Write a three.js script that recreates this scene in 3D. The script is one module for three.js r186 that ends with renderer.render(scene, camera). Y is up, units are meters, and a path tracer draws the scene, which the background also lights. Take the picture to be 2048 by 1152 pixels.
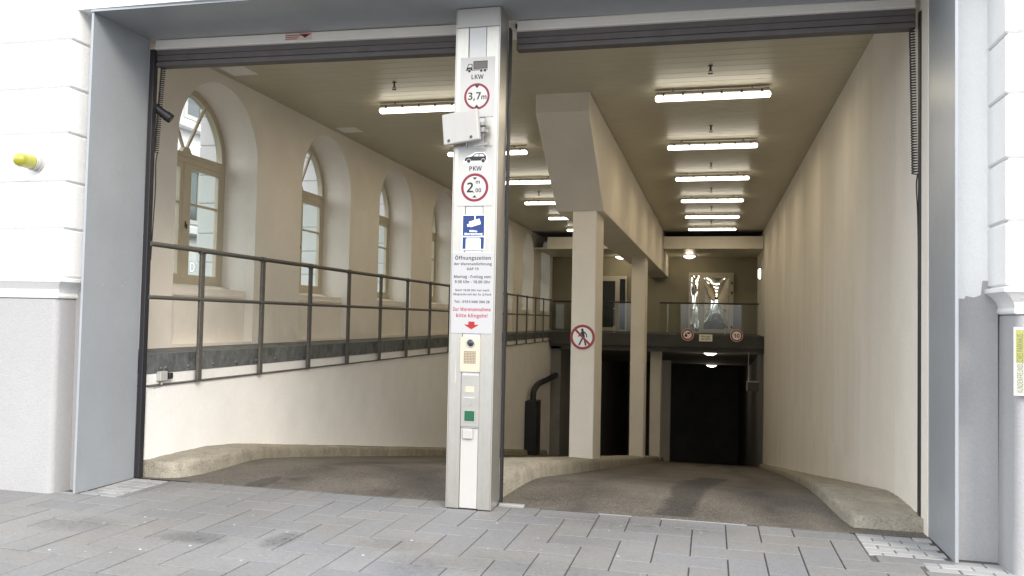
import * as THREE from 'three';
import { mergeGeometries, toCreasedNormals } from 'three/addons/utils/BufferGeometryUtils.js';
import { RoundedBoxGeometry } from 'three/addons/geometries/RoundedBoxGeometry.js';
import { ConvexGeometry } from 'three/addons/geometries/ConvexGeometry.js';
import { RectAreaLightUniformsLib } from 'three/addons/lights/RectAreaLightUniformsLib.js';

// ------------------------------------------------------------ camera, sky, sun, exposure
const scene = new THREE.Scene();
const camera = new THREE.PerspectiveCamera(38.95, 1024 / 576, 0.05, 400);
{
  const X = new THREE.Vector3(0.97098739, 0.02034037, -0.23826405);
  const Y = new THREE.Vector3(-0.01084381, 0.99909617, 0.04110055);
  const Z = new THREE.Vector3(0.23888470, -0.03732442, 0.97033035);
  camera.quaternion.setFromRotationMatrix(new THREE.Matrix4().makeBasis(X, Y, Z));
  camera.position.set(0, 1.6, 6.5634);
}
const renderer = new THREE.WebGLRenderer({ antialias: true });
renderer.toneMapping = THREE.LinearToneMapping;
renderer.toneMappingExposure = 2.45;
renderer.shadowMap.enabled = true;
RectAreaLightUniformsLib.init();

let seed = 12345;
const rnd = () => { seed = (seed * 1664525 + 1013904223) >>> 0; return seed / 4294967296; };
const rr = (a, b) => a + (b - a) * rnd();

{ // soft white overcast sky
  const w = 256, h = 128, d = new Float32Array(w * h * 4);
  for (let j = 0; j < h; j++) for (let i = 0; i < w; i++) {
    const el = (j + 0.5) / h * Math.PI - Math.PI / 2, s = Math.sin(el), k = (j * w + i) * 4;
    const az = i / w * Math.PI * 2;
    const cl = 0.06 * Math.sin(az * 3 + 5 * s) * Math.cos(az * 2 - 4 * s + 1);
    const L = s > 0 ? 1.0 + 0.4 * s + cl : 0.25;
    d[k] = L * 0.965; d[k + 1] = L * 1.0; d[k + 2] = L * 1.045; d[k + 3] = 1;
  }
  const sky = new THREE.DataTexture(d, w, h, THREE.RGBAFormat, THREE.FloatType);
  sky.mapping = THREE.EquirectangularReflectionMapping;
  sky.magFilter = THREE.LinearFilter; sky.needsUpdate = true;
  scene.background = sky; scene.environment = sky; scene.environmentIntensity = 1;
}
const sun = new THREE.DirectionalLight(0xfff3e2, 1.2);
sun.position.set(11, 13, 13); sun.target.position.set(-1, 0, -2);
sun.castShadow = true; sun.shadow.radius = 40; sun.shadow.mapSize.set(2048, 2048);
Object.assign(sun.shadow.camera, { left: -22, right: 22, top: 22, bottom: -22, near: 0.5, far: 80 });
scene.add(sun, sun.target);

// ------------------------------------------------------------ textures
const G = 256;
function lattice(n) { const a = new Float32Array(n * n); for (let i = 0; i < a.length; i++) a[i] = rnd() * 2 - 1; return a; }
const LAT = [lattice(8), lattice(16), lattice(32), lattice(64), lattice(128), lattice(256)];
function vn(li, u, v) { // tileable value noise, u v in 0..1
  const a = LAT[li], n = 8 << li, x = u * n, y = v * n, i = Math.floor(x), j = Math.floor(y), m = n - 1;
  let fx = x - i, fy = y - j; fx = fx * fx * (3 - 2 * fx); fy = fy * fy * (3 - 2 * fy);
  const i0 = i & m, i1 = (i + 1) & m, j0 = (j & m) * n, j1 = ((j + 1) & m) * n;
  const p = a[j0 + i0] + (a[j0 + i1] - a[j0 + i0]) * fx, q = a[j1 + i0] + (a[j1 + i1] - a[j1 + i0]) * fx;
  return p + (q - p) * fy;
}
const toS = (c) => { c = Math.max(0, Math.min(1, c)); return 255 * (c <= 0.0031308 ? 12.92 * c : 1.055 * Math.pow(c, 1 / 2.4) - 0.055); };
function tex(w, h, fn, opt = {}) { // fn(u, v) -> [r,g,b] linear (colour) or number 0..1 (data)
  const d = new Uint8Array(w * h * 4);
  for (let j = 0; j < h; j++) for (let i = 0; i < w; i++) {
    const r = fn(i / w, j / h), k = (j * w + i) * 4;
    if (typeof r === 'number') { d[k] = d[k + 1] = d[k + 2] = Math.max(0, Math.min(255, r * 255)); }
    else { d[k] = toS(r[0]); d[k + 1] = toS(r[1]); d[k + 2] = toS(r[2]); }
    d[k + 3] = 255;
  }
  const t = new THREE.DataTexture(d, w, h, THREE.RGBAFormat);
  if (!opt.data) t.colorSpace = THREE.SRGBColorSpace;
  t.wrapS = t.wrapT = THREE.RepeatWrapping; t.magFilter = THREE.LinearFilter; t.minFilter = THREE.LinearMipmapLinearFilter; t.generateMipmaps = true;
  if (opt.size) t.repeat.set(1 / opt.size, 1 / opt.size);
  t.needsUpdate = true;
  return t;
}
const fbm = (u, v, a = 0, b = 5) => { let s = 0, w = 1, t = 0; for (let l = a; l <= b; l++) { s += w * vn(l, u, v); t += w; w *= 0.6; } return s / t; };
function grainMap(base, coarse, fine, size, px = 512) {
  return tex(px, px, (u, v) => { const k = 1 + coarse * fbm(u, v, 0, 3) + fine * vn(5, u, v); return [base[0] * k, base[1] * k, base[2] * k]; }, { size });
}
const bumpPlaster = tex(512, 512, (u, v) => 0.5 + 0.25 * vn(5, u, v) + 0.2 * vn(4, u, v) + 0.12 * vn(2, u, v), { data: true, size: 1.3 });
const bumpFine = tex(512, 512, (u, v) => 0.5 + 0.35 * vn(5, u, v) + 0.25 * vn(4, u, v), { data: true, size: 0.6 });

const std = (o) => new THREE.MeshStandardMaterial(o);
const lin = (r, g, b) => new THREE.Color().setRGB(r, g, b);
const plaster = (rgb, c = 0.05, f = 0.03, size = 3.1, rough = 0.92) => std({ map: grainMap(rgb, c, f, size), roughness: rough, bumpMap: bumpPlaster, bumpScale: 0.0025 });

const M = {
  white: plaster([0.78, 0.78, 0.775], 0.025, 0.02),
  grey: plaster([0.36, 0.357, 0.365], 0.05, 0.03),
  cream: plaster([0.78, 0.72, 0.62], 0.05, 0.025),
  creamWall: plaster([0.81, 0.765, 0.695], 0.05, 0.025, 2.7),
  dockWall: plaster([0.82, 0.815, 0.80], 0.05, 0.03, 2.3),
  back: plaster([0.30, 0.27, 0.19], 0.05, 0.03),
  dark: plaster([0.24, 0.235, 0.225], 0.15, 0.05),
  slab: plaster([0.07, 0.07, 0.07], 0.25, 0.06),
  ceil: std({ map: grainMap([0.53, 0.495, 0.38], 0.04, 0.02, 2.2), roughness: 0.42, metalness: 0.1 }),
  panel: std({ map: tex(512, 512, (u, v) => { const sc = vn(5, u, v * 0.1) > 0.93 && vn(2, u, v) > 0.25 ? 0.18 : 0; const k = 1 + 0.08 * fbm(u, v, 0, 3) + 0.03 * vn(5, u, v) + sc; return [0.335 * k, 0.36 * k, 0.39 * k]; }, { size: 2.4 }), roughness: 0.38, metalness: 0.15 }),
  steel: std({ map: tex(256, 512, (u, v) => { const k = 1 + 0.07 * vn(5, u, 0.13) + 0.05 * vn(5, u, v * 0.06) + 0.06 * fbm(u, v, 0, 2); return [0.48 * k, 0.465 * k, 0.43 * k]; }, { size: 0.5 }), roughness: 0.36, metalness: 0.75 }),
  alu: std({ map: grainMap([0.55, 0.55, 0.545], 0.03, 0.02, 0.8), roughness: 0.45, metalness: 0.25 }),
  offwhite: std({ map: grainMap([0.43, 0.425, 0.41], 0.03, 0.02, 0.9), roughness: 0.5 }),
  fascia: std({ map: grainMap([0.84, 0.81, 0.765], 0.05, 0.02, 1.5), roughness: 0.6 }),
  shutter: std({ map: grainMap([0.115, 0.105, 0.103], 0.15, 0.06, 0.9), roughness: 0.6, metalness: 0.2 }),
  black: std({ color: lin(0.018, 0.018, 0.022), roughness: 0.5 }),
  rail: std({ map: tex(256, 256, (u, v) => { const k = 1 + 0.35 * fbm(u, v, 1, 5); return [0.12 * k, 0.115 * k, 0.105 * k]; }, { size: 0.5 }), roughness: 0.55, metalness: 0.3 }),
  plate: std({ map: tex(512, 256, (u, v) => { const s = Math.max(0, vn(5, u, v * 0.12) - 0.45) * 1.3; const k = 1 + 0.7 * fbm(u, v, 1, 5) + s; return [0.135 * k, 0.145 * k, 0.148 * k]; }, { size: 1.6 }), roughness: 0.65, metalness: 0.25 }),
  timber: std({ map: grainMap([0.55, 0.485, 0.365], 0.05, 0.03, 0.7), roughness: 0.5 }),
  concrete: std({ map: tex(1024, 1024, (u, v) => { const c = fbm(u, v, 1, 5), p = vn(5, u, v) * vn(3, v, u); const k = 1 + 0.35 * c + 0.15 * vn(5, u, v) - 0.9 * Math.max(0, p - 0.2) - (Math.abs(vn(1, u, v) + 0.25 * vn(4, u, v)) < 0.02 ? 0.25 : 0); return [0.285 * k, 0.262 * k, 0.212 * k]; }, { size: 2.3 }), roughness: 0.95, bumpMap: bumpPlaster, bumpScale: 0.006 }),
  glass: new THREE.MeshPhysicalMaterial({ color: lin(0.84, 0.90, 0.87), transmission: 1, thickness: 0, roughness: 0.01, ior: 1.5 }),
  balGlass: new THREE.MeshPhysicalMaterial({ color: lin(0.72, 0.76, 0.72), transmission: 1, thickness: 0, roughness: 0.02, ior: 1.5 }),
  darkGlass: std({ color: lin(0.03, 0.035, 0.035), roughness: 0.05, metalness: 0.1 }),
  farGlass: std({ color: lin(0.10, 0.12, 0.12), roughness: 0.12, metalness: 0.2 }),
  doorFrame: std({ map: grainMap([0.55, 0.50, 0.40], 0.03, 0.02, 0.8), roughness: 0.5 }),
  galv: std({ color: lin(0.42, 0.42, 0.42), roughness: 0.45, metalness: 0.6 }),
  yellow: new THREE.MeshPhysicalMaterial({ color: lin(0.34, 0.33, 0.025), roughness: 0.3, clearcoat: 0.6, clearcoatRoughness: 0.2 }),
  green: std({ color: lin(0.01, 0.09, 0.04), roughness: 0.35 }),
  lampHousing: std({ color: lin(0.40, 0.38, 0.35), roughness: 0.55 }),
  lampDark: std({ color: lin(0.06, 0.055, 0.05), roughness: 0.6 }),
  tube: std({ color: lin(0.9, 0.9, 0.88), emissive: lin(1, 0.93, 0.80), emissiveIntensity: 3.2, roughness: 0.4 }),
  disc: std({ color: lin(0.9, 0.9, 0.88), emissive: lin(1, 0.94, 0.82), emissiveIntensity: 1.6, roughness: 0.4 }),
  alley: plaster([0.64, 0.645, 0.635], 0.03, 0.02),
  sand: std({ color: lin(0.09, 0.086, 0.08), roughness: 1 }),
  asphaltFar: std({ map: grainMap([0.10, 0.10, 0.10], 0.15, 0.2, 2), roughness: 0.95 }),
  roofing: std({ color: lin(0.2, 0.2, 0.2), roughness: 0.9 }),
};

// ------------------------------------------------------------ geometry helpers
function uvm(g) { // uv in metres from the dominant axis of each face
  if (g.index) g = g.toNonIndexed();
  if (!g.attributes.normal) g.computeVertexNormals();
  const p = g.attributes.position, uv = new Float32Array(p.count * 2);
  const a = new THREE.Vector3(), b = new THREE.Vector3(), c = new THREE.Vector3();
  for (let i = 0; i < p.count; i += 3) {
    a.fromBufferAttribute(p, i); b.fromBufferAttribute(p, i + 1); c.fromBufferAttribute(p, i + 2);
    const n = b.clone().sub(a).cross(c.clone().sub(a)), x = Math.abs(n.x), y = Math.abs(n.y), z = Math.abs(n.z);
    [a, b, c].forEach((q, k) => {
      const t = (i + k) * 2;
      if (y >= x && y >= z) { uv[t] = q.x; uv[t + 1] = q.z; } else if (x >= z) { uv[t] = q.z; uv[t + 1] = q.y; } else { uv[t] = q.x; uv[t + 1] = q.y; }
    });
  }
  g.setAttribute('uv', new THREE.BufferAttribute(uv, 2));
  return g;
}
const bare = (g) => { g = g.index ? g.toNonIndexed() : g; for (const k of Object.keys(g.attributes)) if (!['position', 'normal', 'uv'].includes(k)) g.deleteAttribute(k); return g; };
function bx(x0, x1, y0, y1, z0, z1) {
  const g = new THREE.BoxGeometry(Math.abs(x1 - x0), Math.abs(y1 - y0), Math.abs(z1 - z0)); g.translate((x0 + x1) / 2, (y0 + y1) / 2, (z0 + z1) / 2); return uvm(g);
}
function cb(x0, x1, y0, y1, z0, z1, c = 0.006) { // box with chamfered edges
  const pts = [];
  for (const x of [0, 1]) for (const y of [0, 1]) for (const z of [0, 1]) {
    const X = x ? x1 : x0, Y = y ? y1 : y0, Z = z ? z1 : z0, dx = x ? -c : c, dy = y ? -c : c, dz = z ? -c : c;
    pts.push(new THREE.Vector3(X, Y + dy, Z + dz), new THREE.Vector3(X + dx, Y, Z + dz), new THREE.Vector3(X + dx, Y + dy, Z));
  }
  return uvm(new ConvexGeometry(pts));
}
function hx(xa, xb, y0, y1, za, zb) { // box whose z range differs at its two x ends
  return uvm(new ConvexGeometry([[xa, za], [xb, zb]].flatMap(([x, z]) => [y0, y1].flatMap((y) => z.map((q) => new THREE.Vector3(x, y, q))))));
}
function cyl(r, a, b, seg = 16, r2 = r) { // cylinder between two points
  const A = new THREE.Vector3(...a), B = new THREE.Vector3(...b), L = A.distanceTo(B);
  const g = new THREE.CylinderGeometry(r2, r, L, seg); g.translate(0, L / 2, 0);
  g.applyQuaternion(new THREE.Quaternion().setFromUnitVectors(new THREE.Vector3(0, 1, 0), B.clone().sub(A).normalize()));
  g.translate(...a); return bare(g);
}
function tube(pts, r, seg = 60, rad = 8) { return bare(new THREE.TubeGeometry(new THREE.CatmullRomCurve3(pts.map((p) => new THREE.Vector3(...p))), seg, r, rad)); }
function loft(rows, closed = false, caps = false, crease = 0.6) { // grid through rows of points
  const n = rows[0].length, m = rows.length, pos = [], idx = [];
  for (const r of rows) for (const p of r) pos.push(...p);
  for (let i = 0; i < m - 1; i++) for (let j = 0; j < (closed ? n : n - 1); j++) {
    const a = i * n + j, b = i * n + (j + 1) % n, c = a + n, d = b + n; idx.push(a, b, d, a, d, c);
  }
  if (caps) for (const base of [0, (m - 1) * n]) for (let j = 1; j < n - 1; j++) base ? idx.push(base, base + j, base + j + 1) : idx.push(0, j + 1, j);
  let g = new THREE.BufferGeometry(); g.setAttribute('position', new THREE.Float32BufferAttribute(pos, 3)); g.setIndex(idx);
  g.computeVertexNormals(); g = toCreasedNormals(g, crease); return uvm(g);
}
const loftRect = (lv) => loft(lv.map(([y, x0, x1, z0, z1]) => [[x0, y, z1], [x1, y, z1], [x1, y, z0], [x0, y, z0]]), true, true, 0.5);
const used = new Map();
const numbered = (n) => { const k = used.get(n) || 0; used.set(n, k + 1); return k ? `${n}_${String(k).padStart(3, '0')}` : n; };
function mesh(name, gs, m, parent) {
  const list = Array.isArray(gs) ? gs.map(bare) : null;
  const o = new THREE.Mesh(list ? (list.length > 1 ? mergeGeometries(list) : list[0]) : gs, m);
  o.castShadow = o.receiveShadow = true;
  if (parent) { o.name = name; parent.add(o); } else { o.name = numbered(name); scene.add(o); }
  return o;
}
function tag(o, label, category, group) { o.userData.label = label; o.userData.category = category; if (group) o.userData.group = group; return o; }
function thing(name, label, category, pos = [0, 0, 0], group) {
  const o = new THREE.Group(); o.name = numbered(name); o.position.set(...pos); scene.add(o); return tag(o, label, category, group);
}
function struct(name, gs, m) { const o = mesh(name, gs, m); o.userData.kind = 'structure'; return o; }
function structGroup(name) { const o = new THREE.Group(); o.name = numbered(name); o.userData.kind = 'structure'; scene.add(o); return o; }
function copyOf(o, label, group) { const c = o.clone(); c.name = numbered(o.name.replace(/_\d{3}$/, '')); c.userData = { ...o.userData }; if (label) c.userData.label = label; if (group) c.userData.group = group; scene.add(c); return c; }
function canvasTex(w, h, draw) {
  const c = document.createElement('canvas'); c.width = w; c.height = h; const g = c.getContext('2d'); draw(g, w, h);
  const t = new THREE.CanvasTexture(c); t.colorSpace = THREE.SRGBColorSpace; t.anisotropy = 8; return t;
}
// flat print: a face with 0..1 uv standing just proud of a board
function printFace(w, h, tx, rough = 0.45) { return [new THREE.PlaneGeometry(w, h), std({ map: tx, roughness: rough })]; }

// ------------------------------------------------------------ layout numbers
const XL = -5.35, XR = 1.62, CE = 4.66, XW = -6.137;      // gate sides, ceiling height, window wall
const ramp = (z) => { const d = -z; if (d < 0.9) return 0; if (d < 2.1) return -0.155 * (d - 0.9) ** 2 / 2.4; if (d < 20) return -0.155 * (d - 1.5); return -2.8675 - 0.165 * (d - 20); };
const zIn = (x) => -0.2 - 0.043 * (x - XL), zOut = (x) => 0.53 - 0.02 * (x - XL); // gate plane and front plane

// ------------------------------------------------------------ pavement
const pavTex = tex(2048, 1024, (u, v) => {
  const x = -6 + 8 * u, z = -0.3 + 4 * v;
  let k = 1 + 0.2 * fbm(u, v * 0.5, 0, 4) + 0.08 * vn(5, u * 2 % 1, v) + 0.07 * vn(5, u * 8 % 1, v * 4 % 1);
  // soil and oil stains seen on the slabs
  const st = (cx, cz, rx, rz, a) => { const q = ((x - cx) / rx) ** 2 + ((z - cz) / rz) ** 2; return q < 1 ? a * (1 - q) * (0.6 + 0.8 * Math.abs(vn(4, u, v * 0.5) + vn(5, u * 4 % 1, v * 0.6))) : 0; };
  k -= st(-2.95, 1.28, 0.13, 0.26, 0.45) + st(-3.55, 1.42, 0.3, 0.16, 0.32) + st(-2.15, 1.15, 0.35, 0.2, 0.2) + st(-0.6, 0.05, 0.9, 0.28, 0.2) + st(-4.6, 1.35, 0.4, 0.25, 0.22) + st(-1.85, 1.55, 0.3, 0.3, 0.25) + st(-1.1, 1.4, 0.7, 0.25, 0.16);
  const w = 0.5 + 0.5 * fbm(v, u, 0, 2);
  return [0.170 * k * (0.98 + 0.05 * w), 0.169 * k, 0.174 * k * (1.02 - 0.09 * w)];
});
{ // pale chewing gum and paint specks on the slabs
  const d = pavTex.image.data;
  for (let i = 0; i < 70; i++) {
    const cx = rr(0.15, 0.75) * 2048, cy = rr(0.1, 0.75) * 1024, r = rr(1.2, 2.6), b = rr(0.2, 0.75);
    for (let y = -5; y <= 5; y++) for (let x = -5; x <= 5; x++) if (x * x + y * y * rr(0.8, 1.3) < r * r) {
      const k = (Math.round(cy + y) * 2048 + Math.round(cx + x)) * 4; for (let c = 0; c < 3; c++) d[k + c] += (226 - d[k + c]) * b;
    }
  }
}
const bumpPav = tex(1024, 512, (u, v) => 0.5 + 0.3 * vn(5, u * 4 % 1, v * 2 % 1) + 0.2 * vn(4, u * 4 % 1, v * 2 % 1), { data: true });
const paverMats = [[0.98, 0.98, 0.98], [1.03, 1.03, 1.02], [0.94, 0.945, 0.955], [1.05, 1.05, 1.05], [0.98, 0.99, 1.02], [1.01, 1.0, 0.98]].map((c) => std({ map: pavTex, color: lin(...c), roughness: 0.86, bumpMap: bumpPav, bumpScale: 0.002 }));
const worldUV = (g) => { const p = g.attributes.position, uv = g.attributes.uv; for (let i = 0; i < p.count; i++) uv.setXY(i, (p.getX(i) + 6) / 8, (p.getZ(i) + 0.3) / 4); return g; };
const pavement = structGroup('pavement');
{
  mesh('bedding', [bx(-40, 30, -0.3, -0.011, -0.235, 40), bx(-40, XL - 1.9, -0.3, -0.0125, -60, -0.236)], M.sand, pavement);
  camera.updateMatrixWorld(); const view = camera.matrixWorldInverse.copy(camera.matrixWorld).invert();
  const cand = [];
  const inSmall = (x, z) => false;
  for (let u = -22; u < 40; u++) for (let v = -7; v < 36; v++) {
    const s = (((u + v) % 4) + 4) % 4; if (s !== 3 && s !== 1) continue;
    const x0 = -3.63 + u * 0.25, z0 = 1.28 + v * 0.25, w = s === 3 ? 0.5 : 0.25, l = s === 3 ? 0.25 : 0.5;
    let a = x0, b = x0 + w, c = z0, d = z0 + l;
    c = Math.max(c, -0.235); if (d - c < 0.04) continue;
    // slabs cut along the strips of small setts
    if (inSmall((a + b) / 2, (c + d) / 2)) continue;
    if (b > 1.08 && a < 1.08 && c < 0.34) b = 1.08;
    if (a < -4.96 && b > -4.96 && c < 0.5) a = -4.96;
    if ((a + b) / 2 < -4.96 && c < 0.5) c = 0.5;
    if ((a + b) / 2 > 1.08 && c < 0.345) c = 0.345;
    if ((a + b) / 2 > 1.40 && c < 0.655) c = 0.655;
    if (b - a < 0.04 || d - c < 0.03) continue;
    if ((a + b) / 2 < XL - 0.12 && d < 0.72 || (a + b) / 2 > XR + 0.2 && d < 0.7) continue;
    const ctr = new THREE.Vector3((a + b) / 2, 0, (c + d) / 2).applyMatrix4(view);
    const f = 1629; const px = 1024 + f * ctr.x / -ctr.z, py = 576 - f * ctr.y / -ctr.z;
    const inv = ctr.z < -1 && px > -140 && px < 2190 && py < 1260;
    cand.push({ a, b, c, d, size: inv ? 1 / -ctr.z : 0 });
  }
  cand.sort((p, q) => q.size - p.size);
  const rest = [];
  cand.forEach((s, i) => {
    const g = 0.0045, t = rr(-0.0018, 0.0018);
    const geo = worldUV(cb(s.a + g, s.b - g, -0.05, t, s.c + g, s.d - g, 0.003));
    if (s.size > 0 && i < 290) mesh('paver', geo, paverMats[Math.floor(rnd() * 6)], pavement); else rest.push(geo);
  });
  if (rest.length) { const o = mesh('paver_field', rest, paverMats[0], pavement); o.userData.kind = 'stuff'; }
  // small light setts against both gate sides
  const settMats = [[0.29, 0.29, 0.295], [0.26, 0.26, 0.27], [0.32, 0.32, 0.32]].map((c) => std({ map: grainMap(c, 0.1, 0.06, 0.7, 256), roughness: 0.9 }));
  const setts = (x0, x1, z0, z1) => {
    let row = 0;
    for (let z = z0; z < z1 - 0.05; z += 0.1, row++) for (let x = x0 - (row % 2 ? 0.1 : 0); x < x1 - 0.02; x += 0.2) {
      const a = Math.max(x, x0), b = Math.min(x + 0.2, x1); if (b - a < 0.05) continue;
      mesh('sett', cb(a + 0.004, b - 0.004, -0.05, rr(-0.002, 0.002), z + 0.004, Math.min(z + 0.1, z1) - 0.004, 0.004), settMats[Math.floor(rnd() * 3)], pavement);
    }
  };
  setts(1.083, 1.615, -0.235, 0.345); setts(1.40, 2.2, 0.352, 0.655); setts(-5.345, -4.963, -0.2, 0.5); setts(-5.72, -5.36, 0.47, 0.62);
}
{ // the street beyond the pavement, and the lane behind the window wall
  struct('road', [bx(-40, 30, -0.4, -0.03, 40.002, 60)], M.asphaltFar);
}

// ------------------------------------------------------------ ramp
const rampTex = tex(1024, 2048, (u, v) => {
  const x = XL - 0.05 + 7.1 * u, z = -0.23 - 14.2 * v;
  const gr = vn(5, u * 4 % 1, v * 8 % 1), g2 = vn(5, u * 3.3 % 1, v * 6.6 % 1);
  let k = 1 + 0.42 * fbm(u, v * 2 % 1, 1, 4) + 0.26 * gr + 0.14 * g2 + 0.22 * vn(5, u * 2 % 1, v * 4 % 1) + (gr > 0.8 ? 0.6 : 0);
  const n = 0.08 * fbm(v, u, 1, 4);
  // bitumen patch running up the lane, and rubber left by tyres
  const pz = -z, cx = -0.30 + 0.06 * pz, hw = 0.15 + 0.02 * pz + n;
  if (pz > 0.34 && pz < 5.5) { const q = Math.abs(x - cx + n) / hw; if (q < 1) k *= 0.42 + 0.5 * Math.min(1, Math.max(0, (q - 0.7) * 3.3 + 0.5 * g2)) + 0.1 * gr; }
  const tyre = (c, w, a) => { const q = Math.abs(x - c - 0.1 * Math.sin(z * 0.8) + n) / w; return q < 1 ? a * (1 - q) * (0.75 + 0.5 * vn(3, u, v * 2 % 1)) : 0; };
  k *= 1 - tyre(-3.9, 0.32, 0.55) - tyre(-2.75, 0.28, 0.4) - tyre(0.55, 0.3, 0.45) - tyre(-1.05, 0.28, 0.4);
  const blot = ((x + 4.12) / 0.11) ** 2 + ((z + 0.42) / 0.35) ** 2; if (blot < 1 + 4 * n) k *= 0.6;
  return [0.108 * k, 0.095 * k, 0.080 * k];
});
rampTex.repeat.set(1, 1);
{
  const rows = []; const uvs = [];
  for (let i = 0; i <= 120; i++) { const z = i < 100 ? -0.236 - i * 0.22 : -22.2 - (i - 100) * 1.2; rows.push([XL - 0.05, -3, -1, XR + 0.05].map((x) => [x, ramp(z) + (z > -0.3 ? 0.0 : 0), z])); }
  const g = loft(rows.reverse());
  const p = g.attributes.position; for (let i = 0; i < p.count; i++) g.attributes.uv.setXY(i, (p.getX(i) - XL + 0.05) / 7.1, (-0.23 - p.getZ(i)) / 14.2);
  const bump = tex(512, 512, (u, v) => 0.5 + 0.4 * vn(5, u, v) + 0.2 * vn(4, u, v), { data: true }); bump.repeat.set(7.1 / 1.2, 14.2 / 1.2);
  struct('ramp', g, std({ map: rampTex, roughness: 0.93, bumpMap: bump, bumpScale: 0.006 }));
}
// kerbs: [z, x of the edge], lofted along the ramp
function kerb(pts, xw, h, hFn) {
  const sgn = Math.sign(xw - pts[0][1]); const rows = [];
  const curve = new THREE.CatmullRomCurve3(pts.map(([z, x]) => new THREE.Vector3(x, 0, z)), false, 'centripetal');
  const N = 90; const P = curve.getPoints(N);
  P.forEach((q) => {
    const y = ramp(q.z), w = 0.005 * vn(4, (q.z * 0.11 % 1 + 1) % 1, 0.3) + 0.003 * vn(5, (q.z * 0.2 % 1 + 1) % 1, 0.7), t = y + h + (hFn ? hFn(q.z) : 0) + w;
    const e = q.x + w * 0.8;
    rows.push([[e, y - 0.06, q.z], [e + sgn * 0.012, y + h * 0.55, q.z], [e + sgn * 0.02, t - 0.02, q.z], [e + sgn * 0.05, t - 0.003, q.z], [e + sgn * 0.12, t, q.z], [(e + xw) / 2, t + 0.006, q.z], [xw, t, q.z], [xw, y - 0.06, q.z]]);
  });
  const g = loft(rows, true, true, 0.9);
  return struct('kerb', g, M.concrete);
}
kerb([[-0.42, 1.10], [-0.6, 1.06], [-0.9, 1.03], [-1.5, 1.0], [-2.2, 1.02], [-3.2, 1.09], [-5, 1.19], [-8, 1.30], [-13, 1.42], [-20, 1.46]], XR + 0.04, 0.105);
kerb([[-0.30, -5.12], [-0.36, -4.98], [-0.6, -4.88], [-1.0, -4.86], [-1.6, -4.93], [-2.3, -5.05], [-3.2, -5.15], [-5, -5.2], [-9, -5.22], [-20, -5.22]], -5.42, 0.15);
{ // long island carrying the columns
  const rows = [];
  const prof = [[-0.33, -2.12, -1.86], [-0.4, -2.16, -1.82], [-0.6, -2.22, -1.79], [-1.0, -2.3, -1.76], [-1.8, -2.38, -1.73], [-3, -2.4, -1.7], [-4.5, -2.4, -1.68], [-6.5, -2.4, -1.66], [-9, -2.38, -1.66], [-14, -2.38, -1.66], [-24, -2.38, -1.66]];
  const A = new THREE.CatmullRomCurve3(prof.map((p) => new THREE.Vector3(p[1], p[2], p[0])), false, 'centripetal').getPoints(80);
  for (const q of A) { const z = q.z, a = q.x, b = q.y, y = ramp(z), w = 0.004 * vn(4, (z * 0.13 % 1 + 1) % 1, 0.6), t = y + 0.165 + w; rows.push([[b, y - 0.06, z], [b - 0.015, y + 0.1, z], [b - 0.03, t - 0.02, z], [b - 0.07, t, z], [(a + b) / 2, t + 0.01, z], [a + 0.07, t, z], [a + 0.03, t - 0.02, z], [a, y - 0.06, z]]); }
  struct('kerb', loft(rows, true, true, 0.9), M.concrete);
}
{ // thin steel threshold angles left where the gates close
  tag(mesh('threshold_angle', [bx(-1.75, -1.53, 0.001, 0.02, -0.27, -0.24), bx(-1.75, -1.53, 0.001, 0.008, -0.24, -0.21)], M.galv), 'short galvanised steel angle on the ground at the foot of the gate post', 'threshold');
}

// ------------------------------------------------------------ street facade
const COURSES = [1.878, 2.303, 2.718, 3.148, 3.553, 3.979, 4.40, 4.82, 5.24, 5.66, 6.08];
function pier(label, xo, xi, flip, zf) { // xo outer end, xi the edge towards the gate
  const o = thing('facade_pier', label, 'wall');
  const e = (d) => xi + flip * d;                       // flip: direction from the edge away from the gate
  const R = (d) => flip < 0 ? [xo, e(d)] : [e(d), xo];
  const backing = R(0.02); mesh('backing', bx(backing[0], backing[1], 1.86, 6.5, -0.28, zf - 0.018), M.white, o);
  for (let i = 0; i < COURSES.length - 1; i++) { const [a, b] = R(0); mesh('plaster_course', cb(a, b, COURSES[i] + 0.008, COURSES[i + 1] - 0.008, -0.27, zf, 0.01), M.white, o); }
  const lv = [], add = (y, d, z) => { const [a, b] = R(d); lv.push([y, a, b, -0.285, z]); };
  add(1.69, 0.085, zf - 0.055); add(1.70, 0.06, zf - 0.03); add(1.715, 0.055, zf - 0.028); add(1.74, 0.062, zf - 0.035); add(1.775, 0.05, zf - 0.025); add(1.81, 0.02, zf + 0.01); add(1.835, -0.012, zf + 0.03); add(1.84, -0.022, zf + 0.038); add(1.868, -0.022, zf + 0.038); add(1.872, -0.01, zf + 0.02);
  mesh('moulding', loftRect(lv), M.white, o);
  const pl = []; for (const [y, d] of [[-0.02, 0.055], [0.03, 0.06], [0.9, 0.066], [1.6, 0.072], [1.688, 0.075]]) { const [a, b] = R(d); pl.push([y, a, b, -0.29, zf - 0.02 - d * 0.2]); }
  // plinth with rounded arris
  const rows = pl.map(([y, a, b, z0, z1]) => { const q = flip < 0 ? b : a, s = flip, r = 0.05, pts = []; const far = flip < 0 ? a : b; pts.push([far, y, z0], [far, y, z1]); for (let k = 0; k <= 6; k++) { const t = k / 6 * Math.PI / 2; pts.push([q + s * r - s * r * Math.sin(t), y, z1 - r + r * Math.cos(t)]); } pts.push([q, y, z0]); return flip < 0 ? pts.reverse() : pts; });
  mesh('plinth', loft(rows, true, true, 0.5), M.grey, o);
  return o;
}
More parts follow.
